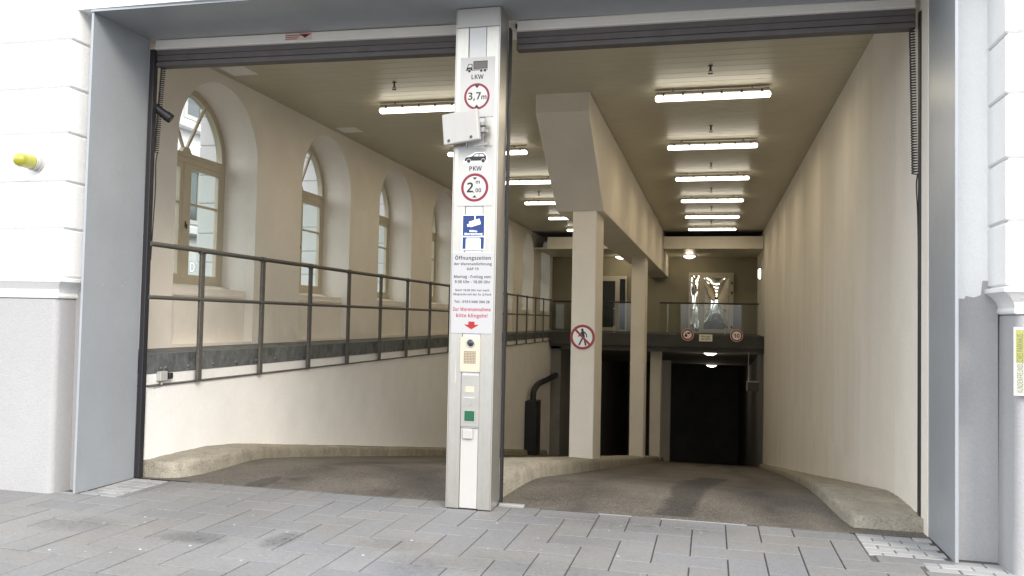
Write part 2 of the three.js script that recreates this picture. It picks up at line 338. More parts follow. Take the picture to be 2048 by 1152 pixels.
pier('white banded plaster pier with grey plinth behind the yellow lamp', -7.17, -5.50, -1, 0.62);
pier('white banded plaster pier with grey plinth carrying the car park plaque', 5.5, 1.868, 1, 0.62);
{ // flat reveal strips between piers and gate, white above grey paint
  const a = thing('reveal_strip', 'narrow plaster strip, white above and grey below, beside the plinth under the yellow lamp', 'wall');
  mesh('upper_plaster', bx(-5.62, -5.372, 1.85, 4.26, -0.1, 0.36), M.white, a); mesh('lower_plaster', bx(-5.66, -5.372, -0.02, 1.849, -0.1, 0.364), M.grey, a);
  const b = thing('reveal_strip', 'narrow plaster strip with an uneven brushed paint edge beside the plaque pier', 'wall');
  mesh('upper_plaster', bx(1.642, 1.93, 1.80, 4.26, -0.3, 0.25), M.white, b);
  const s = new THREE.Shape([[1.642, -0.02], [1.93, -0.02], [1.93, 1.93], [1.835, 1.93], [1.825, 1.83], [1.78, 1.812], [1.73, 1.822], [1.72, 1.802], [1.642, 1.806]].map((p) => new THREE.Vector2(...p)));
  const g = uvm(new THREE.ExtrudeGeometry(s, { depth: 0.5, bevelEnabled: false })); g.translate(0, 0, -0.245);
  mesh('lower_plaster', g, M.grey, b);
}
{ // wall above the gate
  const o = thing('facade_lintel', 'white plaster wall face above the double gate opening', 'wall');
  mesh('plaster_face', bx(-5.499, 1.867, 4.262, 6.5, -0.9, 0.56), M.white, o);
  mesh('upper_wall', [bx(-7.16, 5.5, 6.502, 11, -0.9, 0.6)], M.white, o);
}
{ // painted metal gate surround
  const o = thing('gate_surround', 'blue grey painted metal surround lining the gate opening', 'gate surround');
  const zA = [zIn(XL), zOut(XL)], zB = [zIn(XR) + 0.02, 0.40];
  const L = mesh('side_panel', bx(XL - 0.018, XL, 0.004, 4.24, zA[0], zA[1]), M.panel, o);
  mesh('edge_trim', cb(XL - 0.021, XL + 0.002, 0.002, 4.243, zA[1] + 0.0005, zA[1] + 0.012, 0.002), M.panel, L);
  for (const z of [0.05, 0.3]) mesh('screw', cyl(0.006, [XL, 1.83, z], [XL + 0.003, 1.83, z], 8), M.alu, L);
  const Rp = mesh('side_panel', bx(XR, XR + 0.018, 0.004, 4.24, zB[0], zB[1]), M.panel, o);
  mesh('edge_trim', cb(XR - 0.002, XR + 0.021, 0.002, 4.243, zB[1] + 0.0005, zB[1] + 0.012, 0.002), M.panel, Rp);
  const S = mesh('soffit_panel', hx(XL - 0.018, XR + 0.018, 4.2405, 4.259, zA, zB), M.panel, o);
  mesh('edge_trim', hx(XL - 0.02, XR + 0.02, 4.238, 4.2615, [zA[1] + 0.0126, zA[1] + 0.024], [zB[1] + 0.0126, zB[1] + 0.024]), M.panel, S);
}
// ------------------------------------------------------------ rolling gates
function gate(label, x0, x1, rise, s0, s1) {
  const o = thing('roller_gate', label, 'gate');
  const z0 = zIn(x0), z1 = zIn(x1), R = (a, b) => [[z0 + a, z0 + b], [z1 + a, z1 + b]];
  const f = (y0, y1, a, b, s = 0) => { const g = hx(x0 + s, x1 - s, y0, y1, ...R(a, b)), p = g.attributes.position; for (let i = 0; i < p.count; i++) p.setY(i, p.getY(i) + rise * (p.getX(i) - x0) / (x1 - x0)); return g; };
  mesh('fascia', [f(4.165, 4.2395, -0.05, -0.02, 0.05), f(4.150, 4.1645, -0.05, -0.008, 0.05)], M.fascia, o);
  const c = mesh('curtain_end', [f(4.10, 4.149, -0.14, -0.045, 0.04), f(4.045, 4.097, -0.135, -0.05, 0.04), f(4.03, 4.043, -0.13, -0.06, 0.04)], M.shutter, o);
  mesh('bottom_bar', f(3.992, 4.028, -0.145, -0.04, 0.04), M.shutter, o);
  mesh('housing', [f(4.23, 4.66, -0.85, -0.146, 0.0)], M.lampDark, o);
  const rail = (x, w, z) => mesh('guide_rail', cb(Math.min(x, x + w), Math.max(x, x + w), 0.004, 4.149, z - 0.07, z - 0.004, 0.004), M.black, o);
  rail(x0, s0, x0 > -3 ? -0.265 : z0); rail(x1, -s1, x1 < 0 ? -0.265 : z1);
  return o;
}
gate('raised roller gate with dark bottom bar above the lane beside the loading dock', XL, -2.155, 0.0, 0.05, 0.02);
gate('raised roller gate with dark bottom bar above the lane beside the plain wall', -1.758, XR, 0.035, 0.018, 0.018);
{ const t = canvasTex(128, 48, (g, w, h) => { g.fillStyle = '#d9cfc6'; g.fillRect(0, 0, w, h); g.fillStyle = '#b23a44'; for (let i = 0; i < 3; i++) g.fillRect(2, 10 + i * 13, 72 - i * 8, 6); g.fillStyle = '#b23a44'; g.beginPath(); g.moveTo(66, 4); g.lineTo(126, 4); g.lineTo(96, 36); g.fill(); g.fillStyle = '#222'; g.beginPath(); g.moveTo(80, 12); g.lineTo(112, 12); g.lineTo(96, 29); g.fill(); });
  const [g, m] = printFace(0.27, 0.062, t); const o = tag(mesh('warning_sticker', g, m), 'small red and black warning sticker on the pale gate fascia', 'sticker'); o.position.set(-3.80, 4.203, zIn(-3.8) - 0.0165); o.rotation.y = Math.atan(0.045); }

// ------------------------------------------------------------ gate post with its devices
{
  const o = thing('gate_post', 'stainless steel clad gate post standing between the two gate openings', 'post', [-1.9575, 0, -0.135]);
  const w = 0.1975;
  mesh('core', bx(-w + 0.012, w - 0.012, 0.004, 4.236, -0.13, 0.105), M.black, o);
  mesh('side_cladding', cb(w - 0.010, w, 0.006, 4.236, -0.132, 0.134, 0.002), M.steel, o);
  mesh('side_cladding', cb(-w, -w + 0.010, 0.006, 4.236, -0.132, 0.134, 0.002), M.steel, o);
  mesh('front_cladding', cb(-w + 0.0105, -0.0805, 0.008, 4.07, 0.11, 0.135, 0.003), M.steel, o);
  mesh('front_cladding', cb(0.0765, w - 0.0105, 0.008, 4.07, 0.11, 0.135, 0.003), M.steel, o);
  mesh('cover_strip', cb(-0.0775, 0.0735, 0.012, 0.672, 0.104, 0.130, 0.003), M.offwhite, o);
  mesh('cover_strip', cb(-0.0775, 0.0735, 0.676, 4.07, 0.104, 0.130, 0.003), M.alu, o);
  mesh('head_panel', cb(-w + 0.0105, w - 0.0105, 4.073, 4.236, 0.108, 0.1365, 0.003), M.offwhite, o);
  mesh('card_slot', cb(-0.137, -0.127, 1.05, 1.24, 0.134, 0.138, 0.0015), M.offwhite, o);
}
const signMat = std({ map: grainMap([0.60, 0.60, 0.60], 0.01, 0.01, 1), roughness: 0.4 });
function sign(name, label, w, h, x, y, z, draw, pw, ph, cat = 'sign', board = signMat) {
  const o = thing(name, label, cat, [x, y, z]);
  mesh('board', cb(-w / 2, w / 2, -h / 2, h / 2, -0.004, 0.0, 0.0012), board, o);
  const t = canvasTex(pw, ph, draw); const [g, m] = printFace(w - 0.004, h - 0.004, t); g.translate(0, 0, 0.0008);
  mesh('print', g, m, o); return o;
}
const RED = '#74152b', BLK = '#161616', PAPER = '#b2b2b1';
function ring(g, x, y, r, lw, col = RED, face = '#b8b8b6') { g.fillStyle = face; g.beginPath(); g.arc(x, y, r, 0, 7); g.fill(); g.strokeStyle = col; g.lineWidth = lw; g.beginPath(); g.arc(x, y, r - lw / 2, 0, 7); g.stroke(); }
function tri(g, x, y, w, h) { g.beginPath(); g.moveTo(x - w, y); g.lineTo(x + w, y); g.lineTo(x, y + h); g.fill(); }
{
  const ZF = 0.0052;
  const lkw = sign('height_sign', 'white lorry clearance sign reading LKW 3,7 m on the gate post', 0.30, 0.515, -1.955, 3.553, ZF, (g, w, h) => {
    g.fillStyle = PAPER; g.fillRect(0, 0, w, h); g.fillStyle = BLK;
    g.fillRect(150, 42, 170, 92); g.fillStyle = '#5a5450'; g.fillRect(158, 50, 154, 76); g.fillStyle = BLK;
    g.beginPath(); g.moveTo(62, 150); g.lineTo(72, 120); g.lineTo(92, 72); g.lineTo(140, 72); g.lineTo(140, 150); g.fill();
    g.fillStyle = PAPER; g.beginPath(); g.moveTo(84, 112); g.lineTo(98, 80); g.lineTo(130, 80); g.lineTo(130, 112); g.fill();
    g.fillStyle = BLK; g.fillRect(62, 140, 258, 10);
    for (const x of [104, 246, 290]) { g.fillStyle = PAPER; g.beginPath(); g.arc(x, 154, 21, 0, 7); g.fill(); g.fillStyle = BLK; g.beginPath(); g.arc(x, 154, 16, 0, 7); g.fill(); }
    g.font = 'bold 72px sans-serif'; g.textAlign = 'center'; g.fillText('LKW', 200, 250);
    ring(g, 200, 450, 152, 26); g.fillStyle = BLK; tri(g, 200, 322, 30, 34); tri(g, 200, 578, 30, -34);
    g.font = 'bold 116px sans-serif'; g.fillText('3,7', 170, 486); g.font = 'bold 78px sans-serif'; g.fillText('m', 284, 486);
  }, 400, 686);
  const pkw = sign('height_sign', 'white car clearance sign reading PKW 2,00 m on the gate post', 0.305, 0.495, -1.955, 2.788, ZF, (g, w, h) => {
    g.fillStyle = PAPER; g.fillRect(0, 0, w, h);
    g.fillStyle = '#fff'; g.beginPath(); g.moveTo(60, 150); g.lineTo(80, 110); g.lineTo(200, 48); g.lineTo(310, 50); g.lineTo(345, 110); g.lineTo(345, 170); g.lineTo(60, 170); g.fill();
    g.fillStyle = BLK; g.beginPath(); g.moveTo(72, 148); g.quadraticCurveTo(72, 112, 100, 104); g.lineTo(160, 96); g.lineTo(204, 62); g.lineTo(296, 60); g.lineTo(330, 96); g.lineTo(332, 148); g.fill();
    g.fillStyle = '#e8e8e6'; g.beginPath(); g.moveTo(178, 96); g.lineTo(210, 70); g.lineTo(240, 70); g.lineTo(240, 98); g.fill(); g.beginPath(); g.moveTo(250, 70); g.lineTo(290, 70); g.lineTo(312, 98); g.lineTo(250, 98); g.fill();
    for (const x of [124, 296]) { g.fillStyle = PAPER; g.beginPath(); g.arc(x, 148, 27, 0, 7); g.fill(); g.fillStyle = BLK; g.beginPath(); g.arc(x, 148, 20, 0, 7); g.fill(); }
    g.fillStyle = '#222'; g.font = 'bold 72px sans-serif'; g.textAlign = 'center'; g.fillText('PKW', 204, 260);
    ring(g, 202, 452, 162, 30); g.fillStyle = BLK; tri(g, 202, 336, 28, 30); tri(g, 202, 568, 28, -30);
    g.font = 'bold 160px sans-serif'; g.fillText('2', 146, 508); g.font = 'bold 66px sans-serif'; g.fillText(',', 196, 508); g.fillText('00', 246, 508); g.font = 'bold 62px sans-serif'; g.fillText('m', 238, 410);
  }, 408, 660);
  sign('camera_notice', 'blue video surveillance sticker with white camera symbol on the gate post', 0.204, 0.30, -1.96, 2.318, ZF - 0.003, (g, w, h) => {
    g.fillStyle = '#f4f4f4'; g.fillRect(0, 0, w, h); g.fillStyle = '#12306b'; g.fillRect(9, 8, w - 18, 268); g.fillRect(9, 292, w - 18, 156);
    g.fillStyle = '#fff'; g.save(); g.translate(170, 112); g.rotate(-0.28); g.fillRect(-70, -42, 150, 74); g.fillRect(-104, -16, 34, 34); g.restore(); g.fillRect(166, 8, 16, 60);
    g.font = 'bold 38px sans-serif'; g.textAlign = 'center'; g.fillText('Video-', 156, 226); g.fillText('überwachung', 156, 262);
    g.fillStyle = '#fdfdfd'; g.fillRect(56, 314, 202, 134); g.fillStyle = '#c9ced8'; g.fillRect(66, 300, 180, 8);
  }, 312, 459);
  sign('opening_hours_sign', 'white opening hours board with red arrow for goods deliveries on the gate post', 0.362, 0.682, -1.9585, 1.808, ZF, (g, w, h) => {
    g.fillStyle = '#aaaaad'; g.fillRect(0, 0, w, h); g.textAlign = 'center'; g.fillStyle = '#1c1d20';
    const T = (s, y, f) => { g.font = f; const q = Math.min(1, w * 0.93 / g.measureText(s).width); g.save(); g.translate(w / 2, y); g.scale(q, 1); g.fillText(s, 0, 0); g.restore(); };
    T('Öffnungszeiten', 76, 'bold 54px sans-serif'); g.fillStyle = '#26272b'; T('der Warenanlieferung', 134, 'bold 40px sans-serif'); T('GAP 15', 186, 'bold 40px sans-serif');
    T('Montag - Freitag von:', 270, 'bold 42px sans-serif'); T('9:30 Uhr - 18.00 Uhr', 324, 'bold 42px sans-serif');
    T('Nach 18.00 Uhr nur nach', 408, 'bold 32px sans-serif'); T('Absprache mit der Fa. Q-Park', 452, 'bold 32px sans-serif'); T('Tel.: 0151/440 394 28', 532, 'bold 40px sans-serif');
    g.fillStyle = '#8e1526'; T('Zur Warenannahme', 616, 'bold 52px sans-serif'); T('bitte klingeln!', 682, 'bold 52px sans-serif');
    g.fillStyle = '#98191e'; g.beginPath(); g.moveTo(w / 2 - 34, 726); g.lineTo(w / 2 + 34, 726); g.lineTo(w / 2 + 34, 758); g.lineTo(w / 2 + 84, 758); g.lineTo(w / 2, 808); g.lineTo(w / 2 - 84, 758); g.lineTo(w / 2 - 34, 758); g.fill();
  }, 450, 848);
}
{ // intercom, key panel, label holder, reader box
  const beige = std({ map: grainMap([0.55, 0.50, 0.40], 0.04, 0.03, 0.3, 256), roughness: 0.4, metalness: 0.3 });
  const a = thing('intercom', 'beige metal intercom with lens and speaker grid below the opening hours board', 'intercom', [-1.9645, 1.29, 0.001]);
  const pa = mesh('face_plate', cb(-0.088, 0.088, -0.146, 0.146, -0.004, 0.010, 0.003), beige, a);
  mesh('lens_ring', uvm(new THREE.TorusGeometry(0.033, 0.006, 10, 28).translate(0.004, 0.096, 0.011)), M.galv, pa); { const s = new THREE.SphereGeometry(0.030, 24, 14); s.scale(1, 1, 0.55); s.translate(0.004, 0.096, 0.010); mesh('lens', s, M.darkGlass, pa); }
  const grid = []; for (let i = 0; i < 8; i++) for (let j = 0; j < 8; j++) grid.push(bx(-0.052 + i * 0.0133, -0.052 + i * 0.0133 + 0.0095, -0.074 + j * 0.0133, -0.074 + j * 0.0133 + 0.0095, 0.0102, 0.0112));
  mesh('speaker_grid', grid, std({ color: lin(0.18, 0.13, 0.07), roughness: 0.6 }), a);
  for (const x of [-0.075, 0.075]) mesh('screw', cyl(0.005, [x, -0.13, 0.0101], [x, -0.13, 0.012], 8), M.galv, a);
  const b = thing('key_switch_panel', 'steel key switch panel with green button under the intercom', 'switch panel', [-1.957, 0.903, 0.001]);
  mesh('face_plate', cb(-0.078, 0.080, -0.214, 0.214, -0.004, 0.008, 0.003), M.steel, b);
  mesh('name_plate', cb(-0.042, 0.038, 0.072, 0.122, 0.0082, 0.0105, 0.001), beige, b);
  mesh('label_strip', cb(-0.052, 0.046, 0.022, 0.036, 0.0082, 0.0098, 0.001), M.offwhite, b);
  mesh('key_switch', [cyl(0.014, [0, -0.02, 0.008], [0, -0.02, 0.013], 16), bx(-0.003, 0.003, -0.04, 0, 0.0131, 0.016)], M.galv, b);
  const gb = mesh('green_button', cb(-0.042, 0.042, -0.164, -0.082, 0.0082, 0.018, 0.004), M.green, b); gb.userData.label = 'dark green square push button';
  mesh('button_frame', [bx(-0.052, 0.052, -0.081, -0.074, 0.0082, 0.013), bx(-0.052, 0.052, -0.172, -0.165, 0.0082, 0.013), bx(-0.052, -0.043, -0.165, -0.081, 0.0082, 0.013), bx(0.043, 0.052, -0.165, -0.081, 0.0082, 0.013)], M.galv, b);
  const c = thing('wall_socket', 'small white slotted box at the top of the lower cover strip', 'box', [-1.969, 0.632, -0.003]);
  mesh('case', cb(-0.042, 0.042, -0.042, 0.042, -0.002, 0.022, 0.004), M.offwhite, c); for (const x of [-0.02, 0, 0.02]) mesh('slot', bx(x - 0.004, x + 0.004, -0.026, 0.026, 0.0222, 0.0232), M.lampHousing, c);
  const d = thing('reader_box', 'tilted flat white reader box bolted to the gate post between the clearance signs', 'box', [-2.057, 3.19, 0.10]);
  mesh('case', uvm(new RoundedBoxGeometry(0.345, 0.262, 0.045, 3, 0.014)), M.offwhite, d);
  for (const x of [-0.055, 0.06]) mesh('seam', bx(x - 0.0012, x + 0.0012, -0.118, 0.118, 0.0226, 0.0230), M.lampHousing, d);
  for (const x of [-0.115, 0.10]) mesh('bolt', cyl(0.012, [x, -0.098, 0.022], [x, -0.098, 0.028], 12), M.lampDark, d);
  d.rotation.set(0.05, -0.22, 0.085);
  mesh('bracket', [bx(0.03, 0.20, -0.005, 0.02, -0.10, -0.024), bx(0.03, 0.20, -0.06, -0.035, -0.10, -0.024), bx(0.08, 0.205, -0.165, -0.145, -0.09, -0.06)], M.galv, d);
}

// ------------------------------------------------------------ things on the facade
{
  const o = thing('wall_lamp', 'yellow capsule shaped warning lamp on a white socket fixed to the banded pier', 'lamp', [-5.80, 2.885, 0.62]);
  mesh('socket', [cyl(0.075, [0, 0, 0], [0, 0, 0.025], 28), cyl(0.062, [0, 0, 0.025], [0, 0, 0.07], 28)], M.offwhite, o);
  const c = new THREE.CapsuleGeometry(0.062, 0.10, 10, 28); c.rotateX(Math.PI / 2); c.translate(0, 0, 0.135); mesh('dome', c, M.yellow, o);
  mesh('collar', uvm(new THREE.TorusGeometry(0.064, 0.006, 8, 28).translate(0, 0, 0.072)), M.offwhite, o);
  o.rotation.x = 0.03;
}
{
  const w = 0.44, h = 0.445, x = 1.907;
  const o = sign('plaque', 'white plaque with green strip, upright lettering and blue field on the grey plinth', w, h, x + w / 2, 1.388, 0.6285, (g, W, H) => {
    g.fillStyle = '#c9c9c9'; g.fillRect(0, 0, W, H);
    g.fillStyle = '#9c9c5c'; g.fillRect(10, 18, 62, 250); g.fillStyle = '#b4b5a8'; g.fillRect(10, 268, 62, 230);
    g.save(); g.translate(62, 498); g.rotate(-Math.PI / 2); g.fillStyle = '#45463a'; g.font = '56px sans-serif'; g.scale(0.5, 1); g.fillText('KUNDENFREUNDLICHES PARKHAUS', 0, 0); g.restore();
    g.fillStyle = '#2f7fa8'; g.fillRect(84, 22, 400, 352); g.fillStyle = '#74b8d2'; g.fillRect(100, 38, 368, 320); g.fillStyle = '#2b7199'; g.fillRect(112, 50, 344, 296);
    g.fillStyle = '#5c5d60'; g.font = '92px sans-serif'; g.save(); g.translate(84, 468); g.scale(0.6, 1); g.fillText('2', 0, 0); g.restore();
  }, 512, 518);
  mesh('mount', bx(-0.2, 0.2, -0.2, 0.2, -0.035, -0.0045), M.alu, o);
}
{ // dark camera on the gate guide and the two coiled cables
  const o = thing('security_camera', 'black tube camera on the dark gate guide, pointing down into the passage', 'camera', [-5.325, 3.55, -0.33]);
  const b = [cyl(0.042, [-0.02, 0.05, 0.02], [0.10, -0.04, -0.0325], 20), cyl(0.048, [0.07, -0.0175, -0.019], [0.115, -0.05125, -0.039], 20)];
  mesh('body', b, M.black, o); mesh('lens', cyl(0.03, [0.1152, -0.0514, -0.0391], [0.119, -0.0543, -0.0408], 20), M.darkGlass, o); mesh('bracket', bx(-0.05, 0.0, 0.0, 0.09, -0.02, 0.03), M.black, o);
}
function coil(label, x, y0, y1, z, lean, turns, tail) {
  const pts = []; const n = turns * 10;
  for (let i = 0; i <= n; i++) { const t = i / n, a = t * turns * 2 * Math.PI; pts.push(new THREE.Vector3(x + lean * t + 0.020 * Math.cos(a), y0 + (y1 - y0) * t, z + 0.020 * Math.sin(a))); }
  for (const p of tail) pts.push(new THREE.Vector3(...p));
  tag(mesh('coiled_cable', bare(new THREE.TubeGeometry(new THREE.CatmullRomCurve3(pts), n * 2, 0.0055, 5))), label, 'cable').material = M.black;
}
coil('black coiled cable hanging beside the tube camera', -5.285, 4.03, 3.16, -0.33, -0.05, 42, [[-5.33, 3.10, -0.33], [-5.335, 2.8, -0.34], [-5.345, 2.5, -0.34], [-5.36, 2.1, -0.34]]);
coil('black coiled cable hanging along the plain side wall behind the gate guide', 1.555, 4.02, 2.83, -0.56, 0.022, 54, [[1.59, 2.76, -0.56], [1.60, 2.5, -0.56], [1.605, 2.2, -0.56], [1.605, 1.9, -0.56]]);

// ------------------------------------------------------------ side wall, ceiling, beam, columns
{
  const o = thing('side_wall', 'long plain cream plaster wall along the lane down to the garage', 'wall');
  const streaked = std({ map: tex(1024, 512, (u, v) => { const q = u + 0.012 * vn(1, u, v); const k = 1 + 0.05 * vn(1, q, v * 0.1) * (0.7 + 0.5 * vn(0, v, u)) + 0.03 * vn(2, q, v * 0.2) + 0.03 * fbm(u, v, 1, 4) + 0.02 * vn(5, u, v); return [0.80 * k, 0.755 * k, 0.685 * (k * 1.3 - 0.3)]; }, { size: 6.3 }), roughness: 0.9, bumpMap: bumpPlaster, bumpScale: 0.003 });
  mesh('wall_face', bx(XR, XR + 0.5, -3.4, 5.4, -25.6, -1.46), streaked, o);
  mesh('wall_return', bx(XR - 0.005, XR + 0.5, -0.4, 5.4, -1.4595, -0.302), M.creamWall, o);
}
const ceiling = structGroup('ceiling');
{
  mesh('roof_slab', bx(-7.17, XR + 0.5, 4.72, 5.3, -25.6, -0.9), M.roofing, ceiling);
  const step = 0.2; let i = 0;
  for (let z = -0.95; z > -21.05; z -= step, i++) {
    const a = z - step + 0.005, b = z - 0.001;
    if (z > -4.2) mesh('ceiling_plank', cb(XW + 0.002, XR - 0.002, CE, CE + 0.03, a, b, 0.004), M.ceil, ceiling);
    else { mesh('ceiling_plank', cb(XW + 0.002, -2.375, CE, CE + 0.03, a, b, 0.004), M.ceil, ceiling); mesh('ceiling_plank', cb(-1.625, XR - 0.002, CE, CE + 0.03, a, b, 0.004), M.ceil, ceiling); }
  }
  for (const [x, z] of [[-5.85, -2.5], [-5.85, -5.75], [-5.85, -11.8]]) mesh('access_hatch', cb(x - 0.17, x + 0.17, CE - 0.006, CE + 0.001, z - 0.17, z + 0.17, 0.002), M.fascia, ceiling);
}
{
  const o = thing('ceiling_beam', 'massive cream concrete beam with sloped haunch under the ceiling', 'beam');
  const s = new THREE.Shape([[4.2, 4.70], [4.2, 4.41], [5.87, 3.285], [25, 3.285], [25, 4.70]].map((p) => new THREE.Vector2(...p)));
  const g = new THREE.ExtrudeGeometry(s, { depth: 0.72, bevelEnabled: true, bevelThickness: 0.008, bevelSize: 0.008, bevelSegments: 1 });
  g.rotateY(Math.PI / 2); g.translate(-2.36, 0, 0); // shape x -> -z
  mesh('beam_body', uvm(g), M.cream, o);
}
function column(label, x0, x1, z, dep, top) {
  const o = thing('column', label, 'column');
  mesh('shaft', cb(x0, x1, ramp(z - dep) - 0.05, top, z - dep, z, 0.012), M.cream, o);
  return o;
}
column('thick cream column carrying the round no-pedestrians sign', -2.105, -1.735, -5.83, 0.85, 3.283);
column('plain cream column under the ceiling beam, behind the column with the sign', -2.085, -1.72, -15.1, 0.8, 3.283);
column('short cream column standing under the front edge of the landing', -2.03, -1.67, -21.6, 0.6, 0.775);

column('cream column standing in the dark garage hall behind the landing column', -2.03, -1.67, -28.2, 0.6, 0.05);

// ------------------------------------------------------------ window wall
const WC = (k) => -2.61 - 3.0 * k, NW = 8, SP = 3.66;
function archPath(P, c, hw, y0, sp) { P.moveTo(c - hw, y0); P.lineTo(c - hw, sp); P.absarc(c, sp, hw, Math.PI, 0, true); P.lineTo(c + hw, y0); P.closePath(); return P; }
function wallLayer(xa, xb, yb, hw, y0, r) { // extruded along x between xa > xb ; shape coordinate = z
  const s = new THREE.Shape(); s.moveTo(-25.6, yb); s.lineTo(-0.285, yb); s.lineTo(-0.285, 4.72); s.lineTo(-25.6, 4.72); s.closePath();
  for (let k = 0; k < NW; k++) s.holes.push(archPath(new THREE.Path(), WC(k), hw, y0, r));
  const g = new THREE.ExtrudeGeometry(s, { depth: xa - xb, bevelEnabled: false, curveSegments: 40 });
  g.rotateY(-Math.PI / 2); g.translate(xa, 0, 0); return uvm(toCreasedNormals(g, 0.5));
}
{
  const o = thing('window_wall', 'cream plaster wall pierced by a row of deep arched window niches', 'wall');
  mesh('wall_face', wallLayer(XW, -6.27, 1.0, 0.865, 1.21, SP), M.creamWall, o);
  mesh('niche_wall', wallLayer(-6.2705, -6.70, 1.0, 0.864, 1.90, SP), M.creamWall, o);
  mesh('foundation_wall', bx(-7.0, XW - 0.1, -3.6, 0.998, -25.6, -0.3), M.dark, o);
  for (let k = 0; k < NW; k++) { // sloping sills
    const c = WC(k), pts = []; for (const z of [c - 0.862, c + 0.862]) pts.push(new THREE.Vector3(-6.271, 1.80, z), new THREE.Vector3(-6.255, 1.80, z), new THREE.Vector3(-6.255, 1.83, z), new THREE.Vector3(-6.60, 1.955, z), new THREE.Vector3(-6.60, 1.88, z));
    mesh('sill', uvm(new ConvexGeometry(pts)), M.creamWall, o);
  }
  // outer face: banded plaster blocks between the windows, seen through the panes
  const ys = [0.1, 0.6, 1.03, 1.455, ...COURSES.slice(0, 8)];
  for (let k = -1; k < NW; k++) {
    const z1 = k < 0 ? -0.29 : WC(k) - 1.02, z0 = k < 0 ? WC(0) + 1.02 : k === NW - 1 ? -25.6 : WC(k + 1) + 1.02; if (z1 - z0 < 0.1) continue;
    mesh('outer_backing', bx(-7.15, -6.702, 0.1, 5.2, z0 + 0.02, z1 - 0.02), M.alley, o);
    for (let i = 0; i < ys.length - 1; i++) mesh('outer_block', cb(-7.17, -6.703, ys[i] + 0.008, ys[i + 1] - 0.008, z0, z1, 0.01), M.alley, o);
  }
  for (let k = 0; k < NW; k++) { const c = WC(k); mesh('outer_head', bx(-7.17, -6.703, 4.62, 5.2, c - 1.019, c + 1.019), M.alley, o); mesh('outer_sill', bx(-7.14, -6.703, 0.1, 1.93, c - 1.019, c + 1.019), M.alley, o); }
}
{ // one window, then copies
  const X = -6.64, w = thing('arched_window', 'tall arched beige window above the loading dock, nearest the gate', 'window', [X, 1.97, WC(0)], 'arched windows along the loading dock');
  const sp = SP - 1.97, R = 0.86;
  const E = (s, d, x0 = 0) => { const g = new THREE.ExtrudeGeometry(s, { depth: d, bevelEnabled: true, bevelThickness: 0.004, bevelSize: 0.004, bevelSegments: 1, curveSegments: 36 }); g.rotateY(-Math.PI / 2); g.translate(x0, 0, 0); return uvm(toCreasedNormals(g, 0.6)); };
  const f = archPath(new THREE.Shape(), 0, R, -0.02, sp); f.holes.push(archPath(new THREE.Path(), 0, R - 0.085, 0.055, sp));
  mesh('frame', E(f, 0.075), M.timber, w);
  const bar = (a0, a1, y0, y1, x0, x1) => cb(x0, x1, y0, y1, a0, a1, 0.005);
  const tr = mesh('transom', [bar(-R + 0.08, R - 0.08, sp - 0.135, sp + 0.0, -0.085, 0.012)], M.timber, w);
  mesh('drip_moulding', bar(-R + 0.08, R - 0.08, sp - 0.06, sp - 0.03, 0.0125, 0.026), M.timber, tr);
  mesh('hub', uvm(new ConvexGeometry([[-0.10, 0.001], [0.10, 0.001], [0.05, 0.07], [-0.05, 0.07]].flatMap(([a, y]) => [-0.06, 0.008].map((x) => new THREE.Vector3(x, sp + y, a))))), M.timber, tr);
  mesh('mullion', bar(-0.055, 0.055, 0.05, sp - 0.136, -0.07, 0.015), M.timber, w);
  for (const a of [-1, 1]) {
    const fb = bar(-0.018, 0.018, 0.07, R - 0.075, -0.05, -0.012); fb.rotateX(a * Math.PI / 6); fb.translate(0, sp, 0); mesh('fanlight_bar', fb, M.timber, w);
    const a0 = a > 0 ? 0.056 : -R + 0.086, a1 = a > 0 ? R - 0.086 : -0.056, y0 = 0.056, y1 = sp - 0.137;
    const s = new THREE.Shape([[a0, y0], [a1, y0], [a1, y1], [a0, y1]].map((p) => new THREE.Vector2(...p)));
    const t = 0.055, hb = [[a0 + t, y0 + t], [a1 - t, y0 + t], [a1 - t, y1 - t], [a0 + t, y1 - t]].map((p) => new THREE.Vector2(...p)); s.holes.push(new THREE.Path(hb));
    const cs = mesh('casement', E(s, 0.05, 0.0), M.timber, w);
    for (const y of [0.48, 1.04]) mesh('glazing_bar', bar(a0 + t, a1 - t, y - 0.016, y + 0.016, -0.045, -0.012), M.timber, cs);
    for (const [p, q] of [[y0 + t, 0.464], [0.496, 1.024], [1.056, y1 - t]]) { const g = new THREE.PlaneGeometry(a1 - a0 - 2 * t, q - p); g.rotateY(Math.PI / 2); g.translate(-0.03, (p + q) / 2, (a0 + a1) / 2); mesh('pane', g, M.glass, cs); }
  }
  for (const [t0, t1] of [[0, 1], [1, 2], [2, 3]]) { // fanlight panes
    const s = new THREE.Shape(); s.moveTo(0, 0); s.absarc(0, 0, R - 0.08, t0 * Math.PI / 3, t1 * Math.PI / 3, false); s.closePath();
    const g = new THREE.ShapeGeometry(s, 16); g.rotateY(-Math.PI / 2); g.translate(-0.031, sp, 0); mesh('pane', g, M.glass, w);
  }
  mesh('handle', [bar(-0.016, 0.016, 0.72, 0.80, 0.0155, 0.024), bar(-0.008, 0.008, 0.70, 0.765, 0.0245, 0.045)], M.lampDark, w);
  const ord = ['', 'second', 'third', 'fourth', 'fifth', 'sixth', 'seventh', 'eighth'];
  for (let k = 1; k < NW; k++) copyOf(w, `tall arched beige window above the loading dock, ${ord[k]} from the gate`).position.z = WC(k);
}
